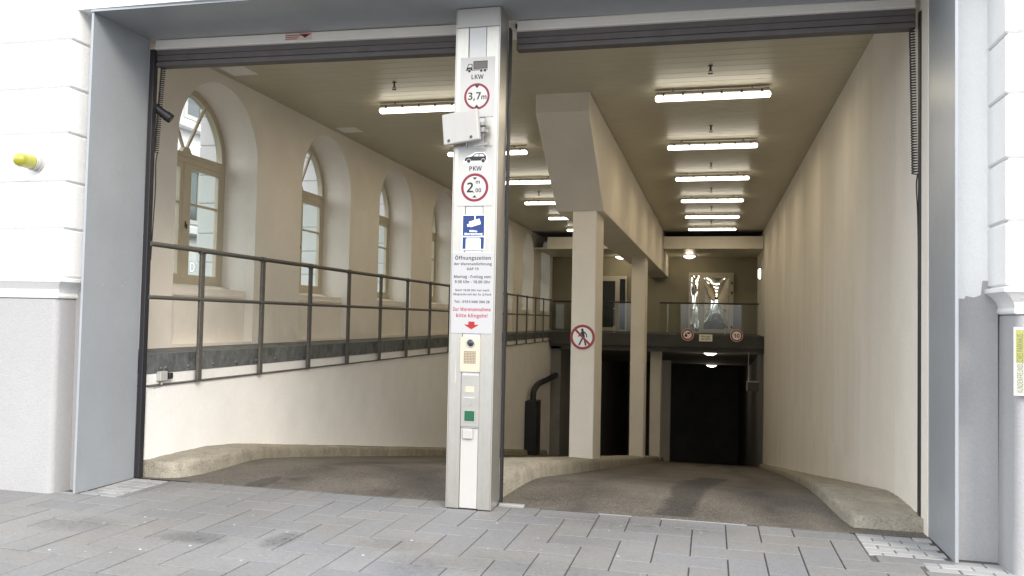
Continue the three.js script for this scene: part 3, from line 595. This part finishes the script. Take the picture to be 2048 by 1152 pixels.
// ------------------------------------------------------------ loading dock and its railing
{
  const o = thing('loading_dock', 'raised loading dock with white wall and dark bolted bumper plate below the arched windows', 'loading dock');
  mesh('dock_wall', bx(-6.2, -5.34, -3.6, 0.858, -25.5, -0.33), M.dockWall, o);
  mesh('ledge', bx(-6.2, -5.325, 0.8585, 0.870, -25.5, -0.33), M.rail, o);
  mesh('upstand', cb(-6.2, -5.365, 0.8705, 0.984, -25.5, -0.33, 0.006), M.dockWall, o);
  const pl = mesh('bumper_plate', cb(-5.40, -5.355, 0.9845, 1.18, -20.5, -0.34, 0.004), M.plate, o);
  mesh('deck', bx(-6.2, -5.401, 0.9845, 1.178, -25.5, -0.33), M.plate, o);
  for (let z = -0.55; z > -12; z -= 0.44) { const b = cyl(0.02, [-5.3549, 1.03, z], [-5.340, 1.03, z], 8, 0.012); mesh('bolt', b, M.rail, pl); }
  for (const z of [-0.62]) mesh('bolt', cyl(0.02, [-5.3549, 1.03, z], [-5.34, 1.03, z], 8, 0.012), M.rail, pl);
}
{
  const o = thing('railing', 'dark tubular steel railing with flat posts along the loading dock edge', 'railing');
  const X = -5.30;
  mesh('top_rail', cyl(0.025, [X, 2.245, -20.55], [X, 2.255, -0.25], 14), M.rail, o);
  mesh('mid_rail', cyl(0.02, [X, 1.715, -20.55], [X, 1.735, -0.25], 12), M.rail, o);
  for (let i = 0; i < 17; i++) {
    const z = -1.09 - 1.2125 * i; const p = mesh('post', cb(X - 0.016, X + 0.016, 0.885, 2.236, z - 0.036, z + 0.036, 0.004), M.rail, o);
    mesh('cap', cyl(0.034, [X, 2.25, z - 0.042], [X, 2.25, z + 0.042], 12), M.rail, p);
    mesh('foot', [bx(X - 0.02, X - 0.0125, 0.872, 0.98, z - 0.03, z + 0.03), bx(X - 0.02, X + 0.016, 0.8705, 0.884, z - 0.035, z + 0.035)], M.rail, p);
  }
}
{
  const o = thing('junction_box', 'small white electrical box with black socket low on the dock edge by the gate', 'box', [-5.34, 0.95, -0.62]);
  mesh('case', cb(-0.025, 0.03, -0.045, 0.05, 0.02, 0.13, 0.006), M.offwhite, o); mesh('socket', cb(-0.025, 0.036, -0.03, 0.03, -0.06, 0.0, 0.006), M.black, o);
  mesh('conduit', [cyl(0.012, [0, -0.045, 0.075], [0, -0.09, 0.075], 8), cyl(0.012, [0, -0.09, 0.075], [0, -0.10, 0.20], 8)], M.offwhite, o);
}

// ------------------------------------------------------------ lamps and sprinklers under the ceiling
function makeLamp() {
  const o = new THREE.Group();
  mesh('housing', cb(-0.72, 0.72, 0.0, 0.052, -0.048, 0.048, 0.012), M.lampHousing, o);
  const d = uvm(new RoundedBoxGeometry(1.46, 0.062, 0.098, 4, 0.024)); d.translate(0, -0.032, 0); mesh('diffuser', d, M.tube, o);
  for (const x of [-0.62, -0.37, -0.12, 0.12, 0.37, 0.62]) mesh('clip', cb(x - 0.012, x + 0.012, -0.012, 0.03, 0.046, 0.056, 0.003), M.lampDark, o);
  for (const x of [-0.5, 0.5]) mesh('hanger', [bx(x - 0.015, x + 0.015, 0.0525, 0.095, -0.004, 0.004), bx(x - 0.02, x + 0.02, 0.053, 0.06, -0.03, 0.03)], M.lampHousing, o);
  const l = new THREE.RectAreaLight(new THREE.Color().setRGB(1, 0.83, 0.55), 15, 1.42, 0.09); l.position.y = -0.068; l.rotation.x = -Math.PI / 2; o.add(l); l.name = 'light';
  return o;
}
const ORD = ['nearest', 'second from', 'third from', 'fourth from', 'fifth from', 'sixth from', 'seventh from', 'eighth from'];
const nth = (k) => k ? `${ORD[k]} the gate` : 'nearest the gate';
const lampProto = makeLamp();
for (const [x, lane] of [[-0.03, 'the lane beside the plain side wall'], [-3.94, 'the lane beside the loading dock']]) for (let k = 0; k < 6; k++) {
  const o = k === 0 && x > -1 ? lampProto : lampProto.clone(); o.name = numbered('ceiling_light'); o.position.set(x, 4.57, -4.25 - 3.12 * k); scene.add(o);
  o.userData = {}; tag(o, `fluorescent ceiling light ${nth(k)} over ${lane}`, 'ceiling light', `ceiling lights over ${lane}`);
}
function makeSprinkler() {
  const o = new THREE.Group();
  mesh('drop_pipe', [cyl(0.012, [0, 0, 0], [0, -0.07, 0], 8), cyl(0.03, [0, 0, 0], [0, -0.006, 0], 12)], M.lampDark, o);
  mesh('deflector', [cyl(0.03, [0, -0.098, 0], [0, -0.102, 0], 12), bx(-0.022, -0.017, -0.098, -0.066, -0.003, 0.003), bx(0.017, 0.022, -0.098, -0.066, -0.003, 0.003), bx(-0.022, 0.022, -0.07, -0.064, -0.004, 0.004)], M.lampDark, o);
  return o;
}
const spr = makeSprinkler();
for (const [x, lane] of [[-0.05, 'the lane beside the plain side wall'], [-4.07, 'the lane beside the loading dock']]) for (let k = 0; k < 6; k++) {
  const o = k === 0 && x > -1 ? spr : spr.clone(); o.name = numbered('sprinkler_head'); o.position.set(x, 4.659, -3.3 - 3.06 * k); scene.add(o);
  o.userData = {}; tag(o, `small pendant sprinkler ${nth(k)} over ${lane}`, 'sprinkler', `sprinklers over ${lane}`);
}

// ------------------------------------------------------------ far end: fascia, landing, doors, glass balustrade
{
  const o = thing('back_wall', 'dim cream wall with glazed doors at the end of the passage', 'wall');
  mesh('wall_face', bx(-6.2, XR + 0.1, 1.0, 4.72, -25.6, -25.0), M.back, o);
  const d = thing('dropped_ceiling', 'lower dark ceiling with pale fascia above the landing', 'ceiling');
  mesh('fascia', cb(-1.62, XR - 0.01, 4.05, 4.46, -21.3, -21.2, 0.006), M.cream, d); mesh('fascia', cb(-5.6, -2.38, 4.05, 4.46, -21.3, -21.2, 0.006), M.cream, d);
  mesh('soffit', [bx(-1.62, XR - 0.01, 4.051, 4.10, -24.99, -21.301), bx(-6.1, -2.38, 4.051, 4.10, -24.99, -21.301)], M.ceil, d);
  mesh('shadow_gap', bx(-6.13, XR - 0.01, 4.64, 4.715, -25, -21.12), M.dark, d);
}
{
  const o = thing('landing', 'dark concrete landing bridging over the garage entrance', 'landing');
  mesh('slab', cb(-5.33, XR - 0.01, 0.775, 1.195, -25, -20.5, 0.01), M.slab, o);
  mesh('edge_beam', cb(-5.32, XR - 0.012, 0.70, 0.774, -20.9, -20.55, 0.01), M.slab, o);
}
function bulge(w, h, d) { // pane bowed out of flat, with shallow ripples
  const g = new THREE.PlaneGeometry(w, h, 48, 96), p = g.attributes.position;
  for (let i = 0; i < p.count; i++) { const x = p.getX(i) / w * 2, y = p.getY(i) / h * 2; p.setZ(i, d * (1 - x * x) * (1 - y * y) - d * 0.5 + 0.006 * vn(0, (x + 1) * 0.22, (y + 1) * 0.35)); }
  g.computeVertexNormals(); return g;
}
function glazedDoor(label, x0, leafLeft, w, h, side, mir) {
  const o = thing('glazed_door', label, 'door', [x0, 1.196, -24.99]);
  const t = 0.06;
  mesh('frame', [bx(0, t, 0, h, 0, 0.09), bx(w - t, w, 0, h, 0, 0.09), bx(t, w - t, h - t, h, 0, 0.09), bx(side[0] - 0.03, side[0] + 0.03, 0, h - t, 0, 0.088)], M.doorFrame, o);
  const pane = (a, b, m) => { const g = new THREE.PlaneGeometry(b - a, h - 0.32, 1, 1); g.translate((a + b) / 2, h / 2 - 0.0, 0.05); return [g, m]; };
  const [l0, l1] = leafLeft ? [t, side[0] - 0.03] : [side[0] + 0.03, w - t], [s0, s1] = leafLeft ? [side[0] + 0.03, w - t] : [t, side[0] - 0.03];
  const sl = mesh('side_light', [bx(s0, s1, 0, 0.05, 0.01, 0.08), bx(s0, s1, h - 0.11, h - t, 0.01, 0.08)], M.doorFrame, o);
  { const g = mir ? bulge(s1 - s0, h - 0.16, 0.012) : new THREE.PlaneGeometry(s1 - s0, h - 0.16); g.translate((s0 + s1) / 2, h / 2 - 0.03, 0.045); mesh('pane', g, mir || M.darkGlass, sl); }
  const r = 0.11, leaf = mesh('door_leaf', [bx(l0, l0 + r, 0.01, h - t - 0.005, 0.02, 0.1), bx(l1 - r, l1, 0.01, h - t - 0.005, 0.02, 0.1), bx(l0 + r, l1 - r, 0.01, 0.14, 0.02, 0.1), bx(l0 + r, l1 - r, h - t - 0.13, h - t - 0.005, 0.02, 0.1)], M.doorFrame, o);
  { const g = mir ? bulge(l1 - l0 - 2 * r, h - t - 0.27, 0.045) : new THREE.PlaneGeometry(l1 - l0 - 2 * r, h - t - 0.27); g.translate((l0 + l1) / 2, 0.14 + (h - t - 0.27) / 2, 0.06); mesh('pane', g, mir || M.darkGlass, leaf); }
  const hxp = leafLeft ? l0 : l1; for (const y of [0.25, h - 0.75, h - 0.38]) mesh('hinge', cb(hxp - 0.03, hxp + 0.03, y - 0.05, y + 0.05, 0.1005, 0.125, 0.006), M.lampDark, leaf);
  mesh('handle', [bx((leafLeft ? l1 : l0) - 0.02 + (leafLeft ? -0.05 : 0.05), (leafLeft ? l1 : l0) + 0.02 + (leafLeft ? -0.05 : 0.05), 1.0, 1.2, 0.1005, 0.12)], M.galv, leaf);
  return o;
}
{ // uneven reflective film on the panes of the far door
  const film = std({ color: lin(0.75, 0.74, 0.68), metalness: 1, roughness: 0.03 });
  glazedDoor('glazed door with rippled mirror-like panes behind the round signs', -0.868, false, 1.635, 2.275, [0.42], film);
  glazedDoor('dark glazed door with narrow side light behind the first two columns', -4.30, true, 1.11, 2.12, [0.80]);
}
function balustrade(label, x0, x1, z) {
  const o = thing('glass_balustrade', label, 'balustrade', [0, 1.196, z]);
  mesh('handrail', cyl(0.024, [x0, 1.02, 0], [x1, 1.02, 0], 12), M.black, o);
  const n = Math.max(1, Math.round((x1 - x0) / 1.15)), w = (x1 - x0) / n;
  for (let i = 0; i < n; i++) {
    const a = x0 + i * w; const g = new THREE.PlaneGeometry(w - 0.03, 0.93); g.translate(a + w / 2, 0.52, 0); mesh('glass_pane', g, M.balGlass, o);
    if (i) { const p = mesh('post', [bx(a - 0.022, a - 0.014, 0, 1.0, -0.03, 0.03), bx(a + 0.014, a + 0.022, 0, 1.0, -0.03, 0.03)], M.galv, o); for (const y of [0.2, 0.8]) mesh('clamp', bx(a - 0.05, a + 0.05, y - 0.02, y + 0.02, -0.012, 0.012), M.galv, p); }
  }
}
balustrade('glass balustrade with dark handrail on the landing beside the plain side wall', -1.68, 1.45, -20.6);
balustrade('glass balustrade with dark handrail on the landing beside the loading dock', -5.25, -2.1, -20.6);
{
  const o = thing('equipment_cabinet', 'narrow pale grey cabinet at the back of the landing beyond the dock railing', 'cabinet', [-5.72, 1.2, -24.75]);
  mesh('body', cb(-0.17, 0.17, 0, 1.02, -0.2, 0.2, 0.01), M.grey, o); mesh('door', cb(-0.15, 0.15, 0.04, 0.98, 0.2005, 0.215, 0.005), M.alu, o); mesh('lock', cyl(0.015, [-0.1, 0.6, 0.2155], [-0.1, 0.6, 0.225], 10), M.lampDark, o);
}
// round ceiling lamps
function roundLamp(label, x, y, z, group, power) {
  const o = thing('round_ceiling_lamp', label, 'ceiling lamp', [x, y, z], group);
  mesh('housing', [cyl(0.24, [0, -0.03, 0], [0, 0, 0], 28)], M.lampDark, o);
  const g = new THREE.SphereGeometry(0.22, 28, 10, 0, Math.PI * 2, Math.PI / 2, Math.PI / 2); g.scale(1, 0.42, 1); g.translate(0, -0.031, 0); mesh('diffuser', g, M.disc, o);
  const l = new THREE.PointLight(new THREE.Color().setRGB(1, 0.86, 0.62), power); l.position.y = -0.16; l.shadow.radius = 6; l.castShadow = true; l.name = 'light'; o.add(l);
}
roundLamp('round ceiling lamp above the landing near the mirrored door', -0.83, 4.049, -23.9, null, 0.5);
roundLamp('round ceiling lamp above the landing near the dark glazed door', -3.35, 4.049, -24.2, null, 0.5);
{ // lower garage
  const o = thing('garage_hall', 'dark lower garage hall under the landing', 'garage');
  const s = [[-20.9, 0.60], [-22.5, 0.60], [-30, -0.22], [-44, -0.22]];
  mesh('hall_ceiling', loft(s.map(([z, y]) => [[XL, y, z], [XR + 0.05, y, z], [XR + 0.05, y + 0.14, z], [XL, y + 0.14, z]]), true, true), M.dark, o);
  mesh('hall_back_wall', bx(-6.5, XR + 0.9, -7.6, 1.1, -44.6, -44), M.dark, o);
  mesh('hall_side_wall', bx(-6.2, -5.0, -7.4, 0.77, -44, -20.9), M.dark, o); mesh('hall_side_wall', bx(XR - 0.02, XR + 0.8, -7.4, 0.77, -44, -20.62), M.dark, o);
  roundLamp('round ceiling lamp inside the garage just below the landing edge', -0.045, 0.555, -23.2, null, 0.5);
  roundLamp('round ceiling lamp deep inside the garage', 0.0, -0.24, -30.5, null, 0.6);
  const h = thing('hanging_sign', 'small framed box hanging from a thin rod beside the wall below the landing', 'sign', [1.28, -0.40, -20.6]);
  mesh('rod', cyl(0.012, [-0.13, 0.27, 0], [-0.13, 1.12, 0], 8), M.galv, h); mesh('case', cb(-0.19, 0.19, -0.15, 0.16, -0.08, 0.08, 0.01), M.lampDark, h); mesh('frame', [bx(-0.19, 0.19, 0.13, 0.155, 0.0805, 0.09), bx(-0.19, -0.165, -0.15, 0.13, 0.0805, 0.09)], M.galv, h); mesh('arm', bx(-0.15, -0.11, 0.1605, 0.28, -0.015, 0.015), M.galv, h);
  const d = thing('ventilation_duct', 'dark sheet metal duct standing against the dock wall near the landing', 'duct');
  mesh('upright', cb(-5.335, -4.98, ramp(-17.3), -0.83, -17.6, -17.0, 0.01), M.black, d);
  mesh('sloped_run', tube([[-5.15, -0.86, -17.25], [-5.15, -0.6, -17.3], [-5.15, -0.42, -17.8], [-5.15, -0.35, -19.5], [-5.15, -0.3, -20.6], [-5.15, -0.3, -23]], 0.09, 40, 12), M.black, d);
}
{ // wall lamp on the side wall near the landing
  const o = thing('bulkhead_light', 'small white oval lamp high on the side wall near the landing', 'lamp', [XR - 0.002, 3.28, -22.2]);
  mesh('base', cb(-0.03, 0, -0.2, 0.2, -0.09, 0.09, 0.008), M.lampDark, o); const g = new THREE.CapsuleGeometry(0.06, 0.24, 6, 16); g.translate(-0.06, 0, 0); mesh('lens', g, M.disc, o);
}
// round traffic signs
function roundSign(label, r, x, y, z, draw) {
  const o = thing('traffic_sign', label, 'sign', [x, y, z]);
  const c = new THREE.CylinderGeometry(r, r, 0.004, 40); c.rotateX(Math.PI / 2); mesh('disc', uvm(c), M.alu, o);
  const g = new THREE.CircleGeometry(r - 0.002, 48); g.translate(0, 0, 0.0030); mesh('face', g, std({ map: canvasTex(256, 256, draw), roughness: 0.45 }), o); return o;
}
roundSign('round red ringed no pedestrians sign fixed to the thick column', 0.192, -1.921, 1.336, -5.824, (g) => {
  ring(g, 128, 128, 127, 25, '#9c2a26', '#eeeeec'); g.fillStyle = '#1c1c1c'; g.strokeStyle = '#1c1c1c'; g.lineCap = 'round'; g.lineJoin = 'round';
  g.beginPath(); g.arc(124, 52, 13, 0, 7); g.fill();
  const ln = (p, w) => { g.lineWidth = w; g.beginPath(); p.forEach(([x, y], i) => i ? g.lineTo(x, y) : g.moveTo(x, y)); g.stroke(); };
  ln([[128, 76], [136, 128]], 32); ln([[118, 78], [100, 112], [86, 118]], 11); ln([[146, 76], [166, 98], [170, 126]], 11); ln([[130, 134], [112, 170], [94, 206]], 16); ln([[140, 134], [152, 168], [160, 208]], 16);
  g.strokeStyle = '#9c2a26'; g.lineCap = 'butt'; ln([[46, 46], [210, 210]], 22);
});
roundSign('round red ringed vehicle distance sign on the landing edge', 0.20, -0.765, 1.19, -20.44, (g) => { ring(g, 128, 128, 127, 8, '#efe6e2'); ring(g, 128, 128, 119, 34, '#a8302e', '#f4f2ec'); g.fillStyle = '#1c1c1c'; g.fillRect(72, 124, 50, 48); g.fillRect(88, 104, 20, 20); g.beginPath(); g.arc(90, 90, 10, 0, 7); g.fill(); g.fillRect(126, 78, 58, 34); g.fillRect(114, 92, 14, 12); });
roundSign('round red ringed speed limit sign reading 10 on the landing edge', 0.20, 0.768, 1.195, -20.44, (g) => { ring(g, 128, 128, 127, 8, '#efe6e2'); ring(g, 128, 128, 119, 30, '#a8302e', '#f4f2ec'); g.fillStyle = '#1c1c1c'; g.font = 'bold 112px sans-serif'; g.textAlign = 'center'; g.fillText('10', 128, 168); });
sign('notice_plate', 'small white two line notice plate between the round signs on the landing edge', 0.42, 0.225, -0.19, 1.10, -20.47, (g, w, h) => { g.fillStyle = '#f0ecdc'; g.fillRect(0, 0, w, h); g.fillStyle = '#4a463a'; g.font = 'bold 44px sans-serif'; g.textAlign = 'center'; g.fillText('Hier gilt', w / 2, 58); g.fillText('die StVO', w / 2, 108); }, 256, 136);

// ------------------------------------------------------------ across the lane, seen through the panes
{
  const o = thing('town_house', 'tall grey house with dark windows seen through the first arched window', 'building', [-13, 0, -16]);
  mesh('wall', bx(-6, 0, 0, 10.5, -14, 9), M.alley, o);
  for (const y of [3.55, 5.35, 6.2, 9.5]) mesh('ledge', cb(0.001, 0.22, y, y + 0.22, -14, 9, 0.03), M.alley, o);
  for (let i = 0; i < 9; i++) for (const [y, h] of [[3.95, 1.25], [6.6, 2.0]]) {
    const z = -12.6 + i * 2.3; const f = mesh('window', [bx(0.001, 0.06, y - 0.1, y, z - 0.1, z + 1.3), bx(0.001, 0.06, y + h, y + h + 0.1, z - 0.1, z + 1.3), bx(0.001, 0.06, y, y + h, z - 0.1, z), bx(0.001, 0.06, y, y + h, z + 1.2, z + 1.3), bx(0.001, 0.05, y, y + h, z + 0.57, z + 0.63)], M.offwhite, o);
    mesh('pane', bx(0.001, 0.02, y, y + h, z, z + 1.2), M.farGlass, f);
  }
  for (let i = 0; i < 5; i++) mesh('shop_window', bx(0.001, 0.03, 0.5, 2.15, -12.5 + i * 4.2, -9.2 + i * 4.2), M.farGlass, o);
  const t = canvasTex(256, 96, (g, w, h) => { g.fillStyle = '#c9cfcd'; g.fillRect(0, 0, w, h); g.fillStyle = '#fbfbfb'; g.strokeStyle = '#5a605f'; g.lineWidth = 4; g.font = 'bold 84px sans-serif'; g.strokeText('Die', 20, 78); g.fillText('Die', 20, 78); });
  const [g, m] = printFace(1.1, 0.42, t); const sg = thing('shop_sign', 'pale shop sign with white letters Die seen through the first window', 'sign', [-12.98, 2.75, -12.05]); g.rotateY(Math.PI / 2); g.translate(0.032, 0, 0); mesh('board', cb(0, 0.03, -0.21, 0.21, -0.55, 0.55, 0.004), M.alley, sg); mesh('lettering', g, m, sg);
  const bl = thing('banner_sign', 'blue projecting sign seen at the edge of the first window', 'sign', [-12.98, 2.85, -11.0]);
  mesh('board', cb(0.0, 0.06, -0.45, 0.45, -0.3, 0.3, 0.01), std({ color: lin(0.03, 0.16, 0.5), roughness: 0.4 }), bl); mesh('mark', bx(0.0605, 0.064, -0.15, 0.2, -0.12, 0.02), M.offwhite, bl);
}
renderer.render(scene, camera);
